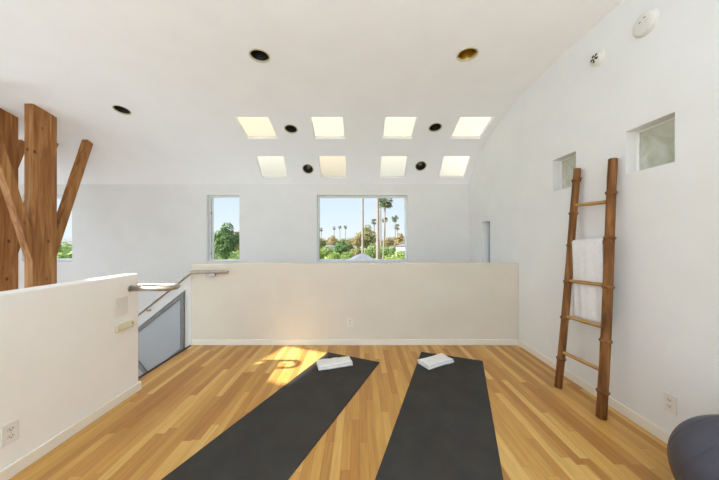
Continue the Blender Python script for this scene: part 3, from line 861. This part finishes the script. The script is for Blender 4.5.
tag(ub.build('undergrowth', LEAF['mid'], merge=False), 'leafy green undergrowth covering the ground between the garden trees', 'undergrowth', kind='stuff')

def palm(px, pcrown, z, tr, cr_px, label, base_px=None, group='tall palms seen through the wide window', fr=26):
    """slender palm with its crown centre at (px,pcrown); tr trunk radius; cr_px crown width in the photo"""
    top = at(px, pcrown, z); bx = at(base_px if base_px else px, 262, z).x
    k = (top.z+6)/(top.z - at(0,262,z).z) if base_px else 1
    bx = top.x + (bx-top.x)*k if base_px else top.x
    e = empty('palm_tree', (bx, z, -6)); tag(e, label, 'palm tree', group)
    H = top.z+6; dx = top.x-bx
    pts = [(dx*t + (.02*H*math.sin(t*PI)*.15), 0, H*t) for t in [i/16 for i in range(17)]]
    MB().tube(pts, [tr*(1.35-.45*i/16) * (1+.04*(i % 2)) for i in range(17)], 10).build('trunk', PALMB, e)
    if cr_px:
        Rr = cr_px*z/F/2; rnd = random.Random(int(px*10)); b = MB()
        c = Vector((dx,0,H))
        for i in range(fr):
            az = 2*PI*i/fr*2.4 + rnd.uniform(-.2,.2); el = rnd.uniform(-1.0,1.35)
            d = Vector((math.cos(az)*math.cos(el), math.sin(az)*math.cos(el), math.sin(el)))
            side = d.cross(Vector((0,0,1))).normalized(); up = side.cross(d)
            L_ = Rr*rnd.uniform(.85,1.1); prev = c
            # fan frond: stalk then pleated fan of leaflets
            hub = c + d*L_*.45
            b.tube([c, hub], Rr*.02, 4)
            for q in range(-4, 5):
                a = q*.27; dd = (d*math.cos(a) + side*math.sin(a))
                tip = hub + dd*L_*.58 - Vector((0,0,L_*.16)); w_ = (side*math.cos(a) - d*math.sin(a))*L_*.065
                mid = hub + dd*L_*.32 + up*L_*.02
                b.add([hub, mid+w_, tip, mid-w_], [(0,1,2),(0,2,3)])
        b.build('fronds', LEAF['palm'], e, merge=False)
        sk = MB(); sk.lathe([(tr*.9,-Rr*.75),(tr*1.6,-Rr*.55),(tr*1.9,-Rr*.2),(tr*1.2,0)], 10, Matrix.Translation(c)); sk.build('dead_frond_skirt', BARK, e)
    return e
palm(362.2, 150, 30, .105, 40, 'bare tall palm trunk rising straight above the grey roof apex')
palm(377.3, 140, 24, .125, 48, 'thickest tall palm trunk, left of the crowned palm')
palm(379.6, 160, 40, .10, 34, 'slim palm trunk just right of the thickest trunk', 380.5)
palm(385.2, 200.5, 30, .085, 17, 'palm with a full crown near the top of the wide window', 382.8, fr=40)
palm(402.6, 165, 36, .10, 34, 'leaning palm trunk at the right edge of the wide window', 407)
D = 'far palms on the skyline'
palm(374, 221.5, 75, .14, 7.5, 'far round headed palm just left of the thickest trunk', None, D)
palm(384.9, 219.8, 80, .14, 7, 'far palm showing behind the crowned palm trunk', None, D)
palm(395, 218.5, 80, .14, 8, 'higher of the two far palms on the right', None, D)
palm(397.2, 227, 85, .14, 7, 'lower of the two far palms on the right', None, D)
palm(321.2, 229.5, 110, .14, 4.5, 'far palm at the left edge of the wide window', None, D, 18)
palm(334.2, 228, 110, .14, 4.2, 'leftmost palm of the row of three on the skyline', None, D, 18)
palm(339.8, 227.3, 110, .14, 4.2, 'middle palm of the row of three on the skyline', None, D, 18)
palm(345.4, 227, 110, .14, 4.4, 'rightmost palm of the row of three on the skyline', None, D, 18)
# neighbouring houses
SHINGLE = noisy('grey_shingles', srgb(100,101,107), srgb(120,121,127), 5, .85, bump=.3, bscale=30)
STUCCO = noisy('pale_stucco', srgb(214,210,202), srgb(226,222,214), 2, .9)
def house(px, papex, z, half, drop, wallh, rz, label, name='house'):
    ap = at(px, papex, z); e = empty(name, (ap.x, z, -6), (0,0,rz)); tag(e, label, 'house')
    H = ap.z+6; b = MB(); o = half
    b.add([(-o,-o,H-drop),(o,-o,H-drop),(o,o,H-drop),(-o,o,H-drop),(0,0,H)], [(0,1,4),(1,2,4),(2,3,4),(3,0,4),(3,2,1,0)])
    b.build('roof', SHINGLE, e)
    w = half*.88
    MB().box((-w,-w,0),(w,w,H-drop+.02)).build('walls', STUCCO, e)
    for k in (-.45, .45):
        f = MB().box((k*w-.4,-w-.05,H-drop-1.6),(k*w+.4,-w+.02,H-drop-.5)).build('window_frame', FRAME, e)
        MB().box((k*w-.33,-w-.06,H-drop-1.53),(k*w+.33,-w-.045,H-drop-.57)).build('pane', GREYM, f)
house(362.3, 252.6, 14, 3.0, 1.75, 3, math.radians(12), 'neighbouring house with a grey pyramid roof below the wide window')
house(403, 243.5, 40, 1.0, .4, 3, math.radians(-20), 'small pale house among the trees near the right edge of the wide window')
house(331, 244.5, 40, .8, .4, 3, math.radians(30), 'small pale house among the trees in the left of the wide window')

# ------------------------------------------------------------------ sky, sun and added fill lamps
w = bpy.data.worlds.new('sky'); S.world = w; w.use_nodes = True
N, L = w.node_tree.nodes, w.node_tree.links
bg = N['Background']; tc = N.new('ShaderNodeTexCoord'); sx = N.new('ShaderNodeSeparateXYZ'); L.new(tc.outputs['Generated'], sx.inputs[0])
r = N.new('ShaderNodeValToRGB'); e = r.color_ramp.elements
e[0].position = 0; e[0].color = (.62,.60,.55,1); e[1].position = 1; e[1].color = (.50,.66,.95,1)
k = e.new(.495); k.color = (.72,.72,.68,1)
k = e.new(.505); k.color = (.86,.93,.98,1)
k = e.new(.60); k.color = (.66,.82,.98,1)
mp = N.new('ShaderNodeMapRange'); mp.inputs['From Min'].default_value = -1; mp.inputs['From Max'].default_value = 1
L.new(sx.outputs['Z'], mp.inputs['Value']); L.new(mp.outputs[0], r.inputs['Fac']); L.new(r.outputs['Color'], bg.inputs['Color'])
bg.inputs['Strength'].default_value = 1.0
sl = bpy.data.lights.new('sun', 'SUN'); sl.energy = 12.5; sl.angle = math.radians(.8); sl.color = (1,.97,.91)
so = bpy.data.objects.new('sun', sl); COL.objects.link(so)
so.rotation_euler = (-SUN).to_track_quat('Z', 'Y').to_euler(); so.location = (-20,-10,20)
# added fill lamps, set at the unseen openings behind and to the left
def fill_light(name, loc, rot, sx_, sy_, power, col=(1,.985,.96)):
    l = bpy.data.lights.new(name, 'AREA'); l.shape = 'RECTANGLE'; l.size = sx_; l.size_y = sy_; l.energy = power; l.color = col
    o = bpy.data.objects.new(name, l); COL.objects.link(o); o.location = loc; o.rotation_euler = rot
    return o
fill_light('added_fill_room_back', (-.07, YB-.02, 1.4), (-PI/2, 0, PI), 3.6, 2.6, 30, (.79,.91,1))
fill_light('added_fill_void_back', (-4.5, YB-.02, .4), (-PI/2, 0, PI), 3.8, 5.0, 40, (.79,.91,1))
fill_light('added_fill_left', (XL+.02, 1.2, 1.35), (0, -PI/2, 0), 2.5, 5.0, 74, (.72,.88,1))
fill_light('added_ceiling_fill', (0, -1.3, 1.75), (PI, 0, 0), .5, .5, 125, (.64,.83,1))  # added upward fill to brighten the ceiling; no lamp stands here

# ------------------------------------------------------------------ camera
cam = bpy.data.cameras.new('camera'); cam.sensor_width = 36; cam.lens = F*36/719; cam.clip_start = .02; cam.clip_end = 500
co = bpy.data.objects.new('camera', cam); COL.objects.link(co)
co.location = (0, 0, EYE); co.rotation_euler = (PI/2, 0, 0); S.camera = co
vs = S.view_settings
vs.view_transform = 'Standard'; vs.look = 'None'; vs.gamma = 1; vs.use_curve_mapping = False; vs.exposure = .1
S.cycles.max_bounces = 12; S.cycles.diffuse_bounces = 8; S.cycles.transparent_max_bounces = 16
S.cycles.sample_clamp_indirect = 6
